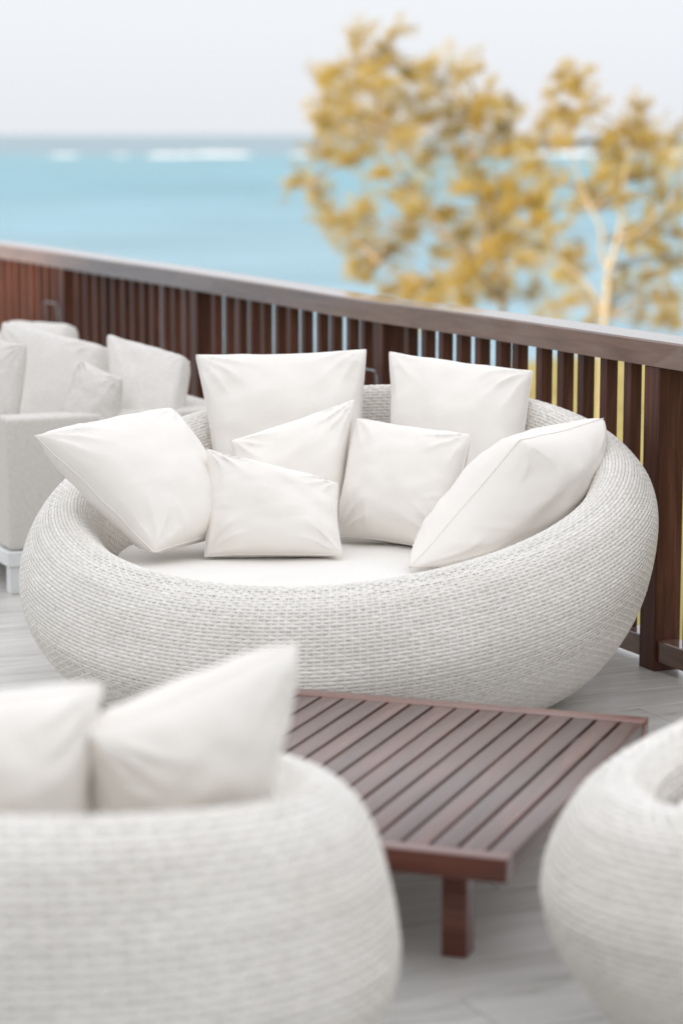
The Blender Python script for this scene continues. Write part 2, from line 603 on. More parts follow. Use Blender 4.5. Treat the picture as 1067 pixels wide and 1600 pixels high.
# ------------------------------------------------------------------ railing
def railing():
    root = empty('terrace_railing', tuple(RAIL_P0), RAIL_RZ)      # local x: across (seaward), local y: along, away
    tag(root, 'dark brown wooden railing with square balusters along the terrace edge', 'railing')
    BAY = 2.06
    bays = range(-2, 5)
    TOP, FACE = 1.062, 0.082
    for k in list(bays) + [5]:
        y = k * BAY
        p = link('post', box_mesh('post', 0.0, 0.095, y, y + 0.095, 0.0, TOP - FACE - 0.002, 0.003, 1), M_RAILWOOD, root)
    # top rail, slightly wavy as old timber is
    L0, L1 = -2 * BAY - 0.05, 5 * BAY + 0.15
    n = 120
    sec = [(-0.014, TOP - FACE), (-0.014, TOP - 0.006), (-0.008, TOP), (0.149, TOP), (0.155, TOP - 0.006), (0.155, TOP - FACE)]
    V, Q = [], []
    for i in range(n + 1):
        y = L0 + (L1 - L0) * i / n
        sag = -0.010 * math.exp(-((y - 2.3) / 0.8) ** 2) + 0.004 * noise.noise((y * 0.7, 2.2, 0))
        side = 0.004 * noise.noise((y * 0.9, 8.2, 0))
        for (x, z) in sec:
            V.append((x + side, y, z + sag))
    m = len(sec)
    for i in range(n):
        for j in range(m):
            l = (j + 1) % m
            Q.append((i * m + j, i * m + l, (i + 1) * m + l, (i + 1) * m + j))
    Q += [(0, 1, 2, 3), (0, 3, 4, 5), (n * m, n * m + 1, n * m + 2, n * m + 3), (n * m, n * m + 3, n * m + 4, n * m + 5)]
    me = mesh_np('top_rail', V, Q)
    bm = bmesh.new(); bm.from_mesh(me); bmesh.ops.recalc_face_normals(bm, faces=bm.faces[:]); bm.to_mesh(me); bm.free()
    me.set_sharp_from_angle(angle=math.radians(30))
    link('top_rail', me, M_RAILTOP, root)
    NB = 12
    bal = box_mesh('baluster', 0, 0.042, 0, 0.046, 0.1025, TOP - FACE - 0.002, 0.002, 1)
    bal.materials.append(M_RAILWOOD)
    for k in bays:
        y0 = k * BAY
        link('bottom_rail', box_mesh('bottom_rail', 0.010, 0.085, y0 + 0.096, y0 + BAY - 0.001, 0.032, 0.102, 0.003, 1), M_RAILTOP, root)
        for i in range(NB):
            y = y0 + 0.095 + (BAY - 0.095) * (i + 1) / (NB + 1) - 0.023 + random.uniform(-0.012, 0.012)
            b = link('baluster', bal, None, root, (0.026 + random.uniform(-0.002, 0.002), y, 0))
            b.rotation_euler = (0, 0, random.uniform(-0.03, 0.03))
    # thin steel brackets on two posts
    for k in (1, 3):
        y = k * BAY
        z = 0.79
        pts = [(0.03, y - 0.05, z - 0.30), (-0.03, y - 0.05, z - 0.28), (-0.05, y - 0.05, z - 0.02), (-0.05, y - 0.035, z), (-0.05, y + 0.18, z), (-0.05, y + 0.195, z - 0.02), (-0.03, y + 0.195, z - 0.28), (0.03, y + 0.195, z - 0.30)]
        link('steel_bracket', tube_mesh('steel_bracket', pts, 0.004, 8), M_STEEL, root)


railing()

# ------------------------------------------------------------------ woven round seats
def smooth01(t):
    return t * t * (3 - 2 * t)


def tub_grid(prm, phis, svals):
    """positions for every angle and distance s from the crest (s>0 down the outside, s<0 down the inside)"""
    th = phis                                            # 0 = the low open side
    c = np.cos(th)
    k = (1 - c) / 2                                      # 0 at the low front, 1 at the high back
    zc = prm['zc0'] + (prm['zc1'] - prm['zc0']) * k
    ze = prm['ze0'] + (prm['ze1'] - prm['ze0']) * k
    rc = prm['rc0'] + (prm['rc1'] - prm['rc0']) * k
    R = prm['R'] + 0 * k
    rb = prm['rb'] + 0 * k
    ri = prm['ri'] + 0 * k
    zs = prm['zs']
    # control points: inside bottom ... crest ... outside bottom
    cps = [(ri - 0.03, 0 * k + zs - 0.16), (ri, 0 * k + zs - 0.06), (ri + 0.012 + 0.02 * k, zs + (zc - zs) * 0.45), (rc - 0.055, zc - 0.030), (rc, zc),
           (rc + (R - rc) * 0.62, ze + (zc - ze) * 0.72), (R, ze), (rb + (R - rb) * 0.88, ze * 0.60), (rb + (R - rb) * 0.55, ze * 0.26), (rb + (R - rb) * 0.16, 0 * k + 0.03), (rb - 0.03, 0 * k - 0.0)]
    cps = np.array([[np.asarray(a), np.asarray(b)] for a, b in cps])       # K,2,n
    K = len(cps)
    crest = 4
    ext = np.concatenate([[2 * cps[0] - cps[1]], cps, [2 * cps[-1] - cps[-2]]])
    out = []
    ST = 14
    for i in range(K - 1):
        p0, p1, p2, p3 = ext[i], ext[i + 1], ext[i + 2], ext[i + 3]
        for q in range(ST):
            t = q / ST
            out.append(0.5 * ((2 * p1) + (-p0 + p2) * t + (2 * p0 - 5 * p1 + 4 * p2 - p3) * t * t + (-p0 + 3 * p1 - 3 * p2 + p3) * t ** 3))
    out.append(cps[-1])
    out = np.array(out)                                  # M,2,n
    d = np.sqrt(((out[1:] - out[:-1]) ** 2).sum(1))      # M-1,n
    s = np.concatenate([np.zeros((1, d.shape[1])), np.cumsum(d, 0)])
    s = s - s[crest * ST]
    n = len(phis)
    G = np.zeros((n, len(svals), 3)); ok = np.zeros((n, len(svals)), bool)
    for j in range(n):
        r = np.interp(svals, s[:, j], out[:, 0, j])
        z = np.interp(svals, s[:, j], out[:, 1, j])
        G[j, :, 0] = r * np.sin(th[j]); G[j, :, 1] = -r * np.cos(th[j]); G[j, :, 2] = z
        ok[j] = (svals >= s[0, j] - 1e-6) & (svals <= s[-1, j] + 1e-6)
    return G, ok, (s[0].min(), s[-1].max())


def normals_of(G):
    du = np.roll(G, -1, 0) - np.roll(G, 1, 0)
    dv = np.gradient(G, axis=1)
    nn = np.cross(dv, du)
    ln = np.linalg.norm(nn, axis=2, keepdims=True); ln[ln < 1e-12] = 1
    return nn / ln


def tub(name, loc, face_deg, prm, stakes, pitch, label, group=None, per=4, relief=0.09):
    """face_deg: heading of the low open side, degrees from -Y (towards the camera), positive to the right"""
    root = empty(name, loc, math.radians(face_deg))
    tag(root, label, 'daybed' if prm['R'] > 0.8 else 'armchair', group)
    # lining
    ph = np.linspace(0, 2 * np.pi, 120, endpoint=False)
    sv = np.linspace(-0.95, 1.5, 120)
    G, ok, (s0, s1) = tub_grid(prm, ph, sv)
    sv = np.linspace(s0, s1, 90)
    G, ok, _ = tub_grid(prm, ph, sv)
    Nn = normals_of(G)
    # make sure the normals look outwards at the widest place
    sign = 1.0 if (Nn[30, 60] * (G[30, 60] * np.array([1, 1, 0]))).sum() > 0 else -1.0
    P = G - sign * Nn * 0.004
    n, m = P.shape[:2]
    idx = np.arange(n * m).reshape(n, m)
    a = idx; b = np.roll(idx, -1, 0)
    Q = np.stack([a[:, :-1], b[:, :-1], b[:, 1:], a[:, 1:]], -1).reshape(-1, 4)
    keep = np.linalg.norm(P.reshape(-1, 3)[Q[:, 0]] - P.reshape(-1, 3)[Q[:, 3]], axis=1) > 1e-5
    link('lining', mesh_np('lining', P.reshape(-1, 3), Q[keep]), M_WLINER, root)
    # seat platform
    disk = bmesh.new()
    bmesh.ops.create_cone(disk, cap_ends=True, segments=48, radius1=prm['ri'] - 0.005, radius2=prm['ri'] - 0.005, depth=0.03, matrix=Matrix.Translation((0, 0, prm['zs'] - 0.13)))
    dm = bpy.data.meshes.new('seat_platform'); disk.to_mesh(dm); disk.free()
    link('seat_platform', dm, M_WLINER, root)
    # strands
    ns = stakes * per
    ph = np.linspace(0, 2 * np.pi, ns, endpoint=False)
    rows = np.arange(math.floor(s0 / pitch), math.ceil(s1 / pitch) + 1)
    fr = np.array([-0.46, -0.20, 0.20, 0.46]); ch = np.array([-0.4, 0.85, 0.85, -0.4])
    sv = (rows[:, None] * pitch + fr[None, :] * pitch)
    G, ok, _ = tub_grid(prm, ph, sv.ravel())
    # normals from a smooth grid
    sn = np.linspace(s0, s1, 160)
    Gn, _, _ = tub_grid(prm, ph, sn)
    Nn = normals_of(Gn) * sign
    ii = np.clip(np.searchsorted(sn, sv.ravel()), 2, len(sn) - 3)
    NN = Nn[:, ii]
    R_, C_ = sv.shape
    G = G.reshape(ns, R_, C_, 3); NN = NN.reshape(ns, R_, C_, 3); okr = ok.reshape(ns, R_, C_)
    jj = np.arange(ns)[:, None] / per
    amp = pitch * relief
    wav = np.cos(np.pi * (jj + rows[None, :])) * amp
    jit = rng.normal(0, pitch * 0.05, (1, R_))
    off = wav[:, :, None] + ch[None, None, :] * pitch * 0.13 + jit[:, :, None] * 0.6
    # strands wander a little
    P = G + NN * off[..., None]
    P[..., 2] += (rng.normal(0, pitch * 0.035, (ns, R_)))[:, :, None]
    idx = np.arange(ns * R_ * C_).reshape(ns, R_, C_)
    a = idx; b = np.roll(idx, -1, 0)
    Q = np.stack([a[:, :, :-1], b[:, :, :-1], b[:, :, 1:], a[:, :, 1:]], -1)
    okk = okr.all(2); okk = okk & np.roll(okk, -1, 0)
    Q = Q[okk].reshape(-1, 4)
    wm_ = mesh_np('woven_strands', P.reshape(-1, 3), Q)
    tone = rng.normal(0, 0.022, (1, R_)) + np.repeat(rng.normal(0, 0.03, (stakes, R_)), per, 0)
    at_ = wm_.attributes.new('tone', 'FLOAT', 'POINT')
    at_.data.foreach_set('value', np.repeat(tone[:, :, None], C_, 2).ravel().astype(np.float32))
    w = link('woven_strands', wm_, M_WICKER, root)
    tag(w, None, None, None, 'stuff')
    # stakes between the strands
    wst = 0.30
    phs = np.arange(stakes) * 2 * np.pi / stakes
    dphi = 2 * np.pi / stakes * wst / 2
    ss = np.linspace(s0, s1, 110)
    V, Q = [], []
    A, oka, _ = tub_grid(prm, phs - dphi, ss); B, okb, _ = tub_grid(prm, phs + dphi, ss)
    C, okc, _ = tub_grid(prm, phs, ss)
    Nc = normals_of(C) * sign
    V = np.stack([A + Nc * 0.0005, C + Nc * 0.002, B + Nc * 0.0005], 2)
    ids = np.arange(V.shape[0] * V.shape[1] * 3).reshape(V.shape[0], V.shape[1], 3)
    Q = np.stack([ids[:, :-1, :-1], ids[:, :-1, 1:], ids[:, 1:, 1:], ids[:, 1:, :-1]], -1)
    kq = okc[:, :-1] & okc[:, 1:]
    Q = Q[kq].reshape(-1, 4)
    st = link('woven_stakes', mesh_np('woven_stakes', V.reshape(-1, 3), Q), M_WICKER, root)
    tag(st, None, None, None, 'stuff')
    return root


DAYBED = dict(R=0.965, rb=0.64, ri=0.70, rc0=0.80, rc1=0.85, zc0=0.475, zc1=0.868, ze0=0.24, ze1=0.76, zs=0.40)
DB = Vector((-0.01, 7.28, 0))
tub('wicker_daybed', DB, -20, DAYBED, 290, 0.0106, 'large round white wicker daybed heaped with white pillows before the railing')
CHAIR = dict(R=0.70, rb=0.46, ri=0.46, rc0=0.56, rc1=0.60, zc0=0.47, zc1=0.70, ze0=0.27, ze1=0.42, zs=0.36)
CL = Vector((-0.60, 4.05, 0))
CR = Vector((1.11, 4.28, 0))
tub('wicker_armchair', CL, 155, dict(CHAIR, zc0=0.56, zc1=0.71), 150, 0.0150, 'blurred white wicker tub chair with its back to the viewer, bottom left', 'round wicker tub chairs', 3, 0.09)
tub('wicker_armchair', CR, -105, dict(CHAIR, R=0.74, rb=0.40, ri=0.525, zs=0.42, ze0=0.33, rc0=0.595, rc1=0.64, zc0=0.52, zc1=0.82, ze1=0.52), 165, 0.0135, 'blurred white wicker tub chair right of the slatted table', 'round wicker tub chairs', 3, 0.09)


def round_pad(name, loc, r, h, label, z):
    n, m = 96, 18
    V, Q = [], []
    V.append((0, 0, h))
    prof = []
    for i in range(1, 9):
        t = i / 9
        prof.append((t * (r - 0.05), h - 0.004 * t * t))
    for i in range(7):
        w = math.pi / 2 * i / 6
        prof.append((r - 0.05 + 0.05 * math.sin(w), h - 0.05 + (0.046) * math.cos(w)))
    prof += [(r + 0.004, h * 0.5), (r, 0.03), (r - 0.03, 0.0)]
    for (rr, z_) in prof:
        for j in range(n):
            a = 2 * math.pi * j / n
            x, y = rr * math.cos(a), rr * math.sin(a)
            V.append((x, y, z_ + (0.006 * noise.noise((x * 5, y * 5, 1.7)) if z_ > h * 0.6 else 0)))
    for i in range(len(prof) - 1):
        for j in range(n):
            l = (j + 1) % n
            Q.append((1 + i * n + j, 1 + (i + 1) * n + j, 1 + (i + 1) * n + l, 1 + i * n + l))
    for j in range(0, n, 2):
        Q.append((0, 1 + j, 1 + (j + 1) % n, 1 + (j + 2) % n))
    me = mesh_np(name, V, Q)
    bm = bmesh.new(); bm.from_mesh(me); bmesh.ops.recalc_face_normals(bm, faces=bm.faces[:]); bm.to_mesh(me); bm.free()
    o = link(name, me, M_SEATPAD, None, (loc.x, loc.y, z))
    tag(o, label, 'seat cushion')
    pts = [((r - 0.0155) * math.cos(2 * math.pi * j / 72), (r - 0.0155) * math.sin(2 * math.pi * j / 72), h - 0.0185) for j in range(72)]
    link('piping', tube_mesh('piping', pts, 0.004, 6, True), M_SEATPAD, o)
    return o


round_pad('seat_cushion', DB, 0.685, 0.15, 'round white seat cushion lying in the large wicker daybed', 0.295)
round_pad('seat_cushion', CL, 0.45, 0.13, 'round white seat cushion hidden inside the bottom left tub chair', 0.255)
round_pad('seat_cushion', CR, 0.51, 0.15, 'round white seat cushion in the tub chair right of the table', 0.315)

# ------------------------------------------------------------------ pillows
def pillow(corners, T, label, mat=M_WHITE, cat='pillow', name='pillow', group=None, seed=0, wrinkle=1.0, box=0.0, n=56):
    """corners: bottom-left, bottom-right, top-right, top-left in world space; box>0 gives a boxed cushion"""
    BL, BR, TR, TL = [Vector(c) for c in corners]
    nrm = ((BR - BL) + (TR - TL)).cross((TL - BL) + (TR - BR)).normalized()   # towards whoever sees it counter-clockwise
    cen = (BL + BR + TR + TL) / 4
    base = Vector((cen.x, cen.y, min(BL.z, BR.z, TR.z, TL.z)))
    rnd = random.Random(seed)
    W = ((BR - BL).length + (TR - TL).length) / 2
    pl = [(rnd.uniform(0, 6.28), rnd.uniform(5, 8), rnd.uniform(0.6, 1.2)) for _ in range(4)]

    def pt(u, v, side):
        k = 0.062
        if box:
            k = 0.012
        cr = 0 if box else 0.022 * (u * v) ** 4
        uu = u * (1.028 - k * (1 - v * v) - cr); vv = v * (1.028 - k * (1 - u * u) - cr)
        a, b = (uu + 1) / 2, (vv + 1) / 2
        p = BL * (1 - a) * (1 - b) + BR * a * (1 - b) + TR * a * b + TL * (1 - a) * b
        if box:
            fu = max(0.0, 1 - abs(u) ** 12); fv = max(0.0, 1 - abs(v) ** 12)
            h = T / 2 * ((fu * fv) ** 0.35) * (0.80 + 0.20 * (1 - u * u) * (1 - v * v))
        else:
            fu = max(0.0, 1 - abs(u) ** 2.3); fv = max(0.0, 1 - abs(v) ** 2.3)
            h = T / 2 * (fu * fv) ** 0.45
        # creases fanning out of the four corners
        w = 0
        for q, (su, sv_) in enumerate(((-1, -1), (1, -1), (1, 1), (-1, 1))):
            du, dv = (1 - u * su), (1 - v * sv_)
            r = math.hypot(du, dv)
            ang = math.atan2(dv, du)
            ph, fq, am = pl[q]
            sw = abs(math.sin(ang * fq * 1.1 + ph + 1.6 * noise.noise((u * 1.6 + q * 7, v * 1.6, seed))))
            w += am * ((1 - sw) ** 2.2 * 2.2 - 0.5) * math.exp(-((r - 0.36) / 0.30) ** 2)
        edge = max(abs(u), abs(v))
        gl = (u if abs(v) > abs(u) else v)
        gather = ((1 - abs(math.sin(gl * 11 + 2.5 * noise.noise((u * 2, v * 2, seed + 3))))) ** 2 * 2 - 0.4) * max(0, (edge - 0.55) / 0.45) * max(0, 1 - edge) * 5 * max(0, 0.2 + noise.noise((u * 1.5 + seed * 5, v * 1.5, 2.0)) * 2.2)
        nz = noise.noise((u * 1.7 + seed * 3.1, v * 1.7, side * 5.0)) * 1.3 + 0.5 * noise.noise((u * 4 + seed, v * 4, side * 9.0))
        fold = (1 - abs(noise.noise((u * 1.1 + seed * 1.7 + v * 0.8, v * 2.6 - u * 1.2, side * 3.0 + seed)))) ** 7 * 2 - 0.5
        lim = min(1.0, h / (T * 0.12 + 1e-6))
        h += wrinkle * lim * (0.0050 * w + 0.0030 * gather + 0.0045 * T / 0.16 * nz + 0.0005 * fold)
        p = p + nrm * (h * side)
        # hem line waves
        p = p + nrm * 0.006 * noise.noise((u * 2.5 + seed, v * 2.5, 11.0))
        return p - base
    V, Q = [], []
    us = [math.sin(math.pi / 2 * (2 * i / (n - 1) - 1)) * 0.35 + (2 * i / (n - 1) - 1) * 0.65 for i in range(n)]
    front = {}
    for i in range(n):
        for j in range(n):
            front[i, j] = len(V); V.append(tuple(pt(us[i], us[j], 1)))
    back = {}
    for i in range(n):
        for j in range(n):
            if i in (0, n - 1) or j in (0, n - 1):
                back[i, j] = front[i, j]
            else:
                back[i, j] = len(V); V.append(tuple(pt(us[i], us[j], -1)))
    for i in range(n - 1):
        for j in range(n - 1):
            Q.append((front[i, j], front[i + 1, j], front[i + 1, j + 1], front[i, j + 1]))
            Q.append((back[i, j], back[i, j + 1], back[i + 1, j + 1], back[i + 1, j]))
    o = link(name, mesh_np(name, V, Q), mat, None, base)
    tag(o, label, cat, group)
    ring = [V[front[i, 0]] for i in range(n)] + [V[front[n - 1, j]] for j in range(1, n)] + [V[front[i, n - 1]] for i in range(n - 2, -1, -1)] + [V[front[0, j]] for j in range(n - 2, 0, -1)]
    link('seam', tube_mesh('seam', ring, 0.0020, 6, True), mat, o)
    print(label[:40], 'edges', [round((a - b).length, 2) for a, b in ((BL, BR), (BR, TR), (TR, TL), (TL, BL))], [round(c.z, 2) for c in (BL, BR, TR, TL)])
    return o


G7 = 'white pillows heaped on the daybed'
pillow([at(345, 800, 7.78), at(566, 800, 7.80), at(571, 547, 8.02), at(307, 555, 8.00)], 0.235, 'large square white pillow at the back left of the daybed', group=G7, seed=1)
pillow([at(610, 800, 7.74), at(806, 815, 7.55), at(831, 580, 7.82), at(609, 551, 8.00)], 0.235, 'large square white pillow at the back right of the daybed', group=G7, seed=2)
pillow([at(240, 863, 6.98), at(385, 826, 7.30), at(266, 639, 7.50), at(57, 681, 7.12)], 0.24, 'white pillow leaning on the left rim of the daybed, one corner out', group=G7, seed=3)
pillow([at(385, 848, 7.42), at(532, 838, 7.46), at(554, 624, 7.66), at(361, 690, 7.56)], 0.21, 'white pillow tilted in the middle of the heap behind the small one', group=G7, seed=4)
pillow([at(526, 836, 7.42), at(700, 862, 7.22), at(735, 680, 7.42), at(557, 654, 7.62)], 0.21, 'white pillow right of centre between the tilted one and the right one', group=G7, seed=5)
pillow([at(321, 868, 7.12), at(534, 868, 7.10), at(527, 756, 7.30), at(324, 702, 7.26)], 0.185, 'small oblong white pillow at the very front of the heap', group=G7, seed=6)
pillow([at(640, 886, 6.90), at(835, 856, 7.22), at(941, 654, 7.44), at(812, 688, 7.02)], 0.32, 'fat white pillow leaning on the right rim of the daybed', group=G7, seed=7)

GC = 'pillows in the bottom left tub chair'
pillow([at(140, 1330, 3.86), at(400, 1300, 4.02), at(462, 1002, 3.92), at(140, 1148, 3.74)], 0.22, 'blurred white pillow with raised right corner in the bottom left chair', group=GC, seed=8)
pillow([at(-200, 1350, 3.76), at(128, 1340, 3.84), at(160, 1068, 3.80), at(-190, 1110, 3.66)], 0.22, 'blurred white pillow cut by the left picture edge in the bottom left chair', group=GC, seed=9)

# ------------------------------------------------------------------ grey sofa by the railing
def sofa():
    c = Vector((-1.235, 8.88, 0))                       # front corner of the near arm; local x across (towards the railing), local y along the railing
    root = empty('outdoor_sofa', c, RAIL_RZ)
    tag(root, 'light grey fabric sofa on a white metal frame by the railing', 'sofa')
    D, L = 0.86, 2.1
    link('arm', box_mesh('arm', 0, D + 0.05, 0.0, 0.15, 0.165, 0.662, 0.02, 3), M_LINEN, root)
    link('arm', box_mesh('arm', 0, D + 0.05, L - 0.15, L, 0.165, 0.662, 0.02, 3), M_LINEN, root)
    link('back', box_mesh('back', D - 0.108, D + 0.048, 0.152, L - 0.152, 0.165, 0.664, 0.02, 3), M_LINEN, root)
    link('seat_base', box_mesh('seat_base', 0.01, D - 0.11, 0.152, L - 0.152, 0.165, 0.27, 0.015, 2), M_LINEN, root)
    for i in range(2):
        y0 = 0.155 + i * (L - 0.31) / 2
        s = link('seat_cushion', box_mesh('seat_cushion', 0.0, D - 0.13, y0, y0 + (L - 0.31) / 2 - 0.008, 0.272, 0.44, 0.035, 4), M_LINEN, root)
    link('base_frame', box_mesh('base_frame', -0.01, D + 0.06, -0.01, L + 0.01, 0.105, 0.163, 0.004, 1), M_WHITEMETAL, root)
    for x in (0.0, D):
        for y in (0.0, L - 0.05):
            link('leg', box_mesh('leg', x, x + 0.05, y, y + 0.05, 0.0, 0.104, 0.003, 1), M_WHITEMETAL, root)


sofa()
GS = 'cushions on the grey sofa'
pillow([at(180, 690, 9.20), at(275, 700, 9.10), at(294, 566, 9.40), at(172, 531, 9.60)], 0.16, 'boxed pale grey back cushion nearest the arm of the sofa', M_LINEN2, 'cushion', 'back_cushion', GS, 21, 0.6, 1)
pillow([at(10, 690, 9.85), at(150, 690, 9.55), at(165, 545, 9.80), at(12, 508, 10.30)], 0.17, 'wide boxed pale grey back cushion in the middle of the sofa', M_LINEN2, 'cushion', 'back_cushion', GS, 22, 0.6, 1)
pillow([at(-90, 690, 11.0), at(60, 680, 10.6), at(116, 514, 10.9), at(25, 508, 11.4)], 0.17, 'boxed grey back cushion at the far end of the sofa', M_LINEN2, 'cushion', 'back_cushion', GS, 23, 0.6, 1)
pillow([at(80, 690, 9.12), at(180, 690, 9.02), at(191, 592, 9.10), at(130, 562, 9.30)], 0.13, 'small crumpled grey throw pillow between the sofa back cushions', M_LINEN, 'pillow', 'throw_pillow', GS, 24, 1.0)
pillow([at(-60, 690, 9.22), at(22, 690, 9.12), at(42, 540, 9.25), at(-30, 520, 9.45)], 0.13, 'grey throw pillow on the sofa cut by the left picture edge', M_LINEN, 'pillow', 'throw_pillow', GS, 25, 1.2)

# ------------------------------------------------------------------ slatted table
def table():
    ZT = 0.27
    f = at(791, 1344, 1.0)
    d = f - Vector((0, 0, CAM_H))
    c0 = Vector((0, 0, CAM_H)) + d * ((CAM_H - ZT) / -d.z)
    rz = -math.radians(19.9)                             # local y along the slats, local -x to the left
    root = empty('coffee_table', (c0.x, c0.y, 0), rz)
    tag(root, 'low dark mahogany coffee table with slatted top', 'table')
    Ls, Wd, T = 1.275, 1.08, 0.05
    fr = 0.052
    sl = 0.064
    # frame
    for x0, x1 in ((-fr, 0.0), (-Wd, -Wd + fr)):
        link('frame_board', box_mesh('frame_board', x0 + 0.0006, x1 - 0.0006, 0.0505, Ls - 0.0655, ZT - T + 0.001, ZT - 0.0008, 0.003, 2), M_TABLE, root)
    link('frame_board', box_mesh('frame_board', -Wd, 0, 0, 0.05, ZT - T, ZT, 0.003, 2), M_TABLEX, root)
    link('frame_board', box_mesh('frame_board', -Wd, 0, Ls - 0.065, Ls, ZT - T, ZT, 0.003, 2), M_TABLEX, root)
    inner = Wd - 2 * fr
    ns = 16
    gap = 0.0085
    w = (inner - gap * (ns + 1)) / ns
    sm = box_mesh('slat', 0, w, 0.051, Ls - 0.066, ZT - 0.022, ZT - 0.0005, 0.002, 2)
    sm.materials.append(M_TABLE)
    for i in range(ns):
        link('slat', sm, None, root, (-Wd + fr + gap + i * (w + gap), 0, random.uniform(-0.0006, 0.0004)))
    for y in (0.25, Ls - 0.25):
        link('cross_beam', box_mesh('cross_beam', -Wd + fr, -fr, y - 0.03, y + 0.03, ZT - T + 0.001, ZT - 0.0225, 0.002, 1), M_TABLEX, root)
    for x in (-0.182, -Wd + 0.127):
        for y in (0.15, Ls - 0.21):
            link('leg', box_mesh('leg', x, x + 0.055, y, y + 0.055, 0, ZT - T - 0.0005, 0.003, 2), M_TABLEX, root)


table()

# ------------------------------------------------------------------ trees beyond the railing
def tree(name, label, base, trunk, clumps, seed, leaves=17, bark=M_BARK):
    """trunk: list of limbs, each a list of (point, radius); clumps: list of (centre, radius)"""
    rnd = random.Random(seed)
    root = empty(name, base)
    tag(root, label, 'tree', 'trees beyond the railing')
    b = Vector(base)
    for i, limb in enumerate(trunk):
        # subdivide with a wobble
        pts, rad = [], []
        for k in range(len(limb) - 1):
            (p, r), (q, s) = limb[k], limb[k + 1]
            r *= 0.54; s *= 0.54
            for j in range(5):
                t = j / 5
                w = Vector((noise.noise((k + t, i, seed)), noise.noise((k + t, i, seed + 5)), noise.noise((k + t, i, seed + 9)))) * 0.10
                pts.append(p.lerp(q, t) + w * (1 if (k or j) else 0) - b); rad.append(r + (s - r) * t)
        pts.append(limb[-1][0] - b); rad.append(limb[-1][1])
        link('trunk' if i == 0 else 'limb', tube_mesh('limb', pts, rad, 8), bark, root)
    V, Q = [], []
    tw_pts = []
    for (c, r) in clumps:
        sprays = max(5, int(leaves * (r / 0.3)))
        wind = Vector((rnd.uniform(-0.1, 0.7), rnd.uniform(-0.4, 0.4), rnd.uniform(-0.1, 0.8)))
        for _s in range(sprays):
            o_ = Vector((rnd.gauss(0, 1), rnd.gauss(0, 1), rnd.gauss(0, 0.8))) * (r * 0.62)
            ax0 = (wind + o_ * (0.8 / r) + Vector((rnd.uniform(-.6, .6), rnd.uniform(-.6, .6), rnd.uniform(-.5, .6)))).normalized()
            ln = rnd.uniform(0.12, 0.34)
            for _ in range(60):
                t = rnd.uniform(-1, 1)
                d = o_ + ax0 * (t * ln) + Vector((rnd.gauss(0, 1), rnd.gauss(0, 1), rnd.gauss(0, 1))) * (0.050 * (1.15 - 0.5 * abs(t)))
                ax = ax0 * 1.2 + Vector((rnd.uniform(-1, 1), rnd.uniform(-1, 1), rnd.uniform(-1.1, 0.7)))
                ax.normalize()
                l = rnd.uniform(0.03, 0.075); w = rnd.uniform(0.005, 0.0105)
                sd = ax.cross(Vector((rnd.uniform(-1, 1), rnd.uniform(-1, 1), rnd.uniform(-1, 1))))
                if sd.length < 1e-3:
                    continue
                sd.normalize()
                i0 = len(V)
                p = c + d - b
                V += [tuple(p - ax * l), tuple(p + sd * w), tuple(p + ax * l), tuple(p - sd * w)]
                Q.append((i0, i0 + 1, i0 + 2, i0 + 3))
    cr = link('crown', mesh_np('crown', V, Q, False), M_LEAF, root)
    # twigs from the limbs into the clumps
    joints = [p for limb in trunk for (p, r) in limb[1:]]
    TV, TQ = [], []
    for (c, r) in clumps:
        j = min(joints, key=lambda p: (p - c).length + max(0, p.z - c.z) * 1.5)
        mid = j.lerp(c, 0.5) + Vector((rnd.uniform(-.15, .15), rnd.uniform(-.2, .2), rnd.uniform(-.05, .2)))
        me = [(j - b, 0.030), (mid - b, 0.020), (c - b, 0.010)]
        for k in range(2):
            (p, r0), (q, r1) = me[k], me[k + 1]
            t = (q - p).normalized(); a = t.cross(Vector((0.2, 0.9, 0.3))).normalized(); e = t.cross(a)
            i0 = len(TV)
            for (pp, rr) in ((p, r0), (q, r1)):
                for h in range(4):
                    TV.append(tuple(pp + (a * math.cos(h * math.pi / 2) + e * math.sin(h * math.pi / 2)) * rr))
            for h in range(4):
                l = (h + 1) % 4
                TQ.append((i0 + h, i0 + l, i0 + 4 + l, i0 + 4 + h))
    tag(link('twigs', mesh_np('twigs', TV, TQ), M_BARK, root), kind='stuff')
    return root


def cl(lst, Y, spread, seed):
    rnd = random.Random(seed)
    out = []
    for (x, y, rp) in lst:
        Yy = Y + rnd.uniform(-spread, spread)
        out.append((at(x, y, Yy), rp / FPX * Yy))
    return out


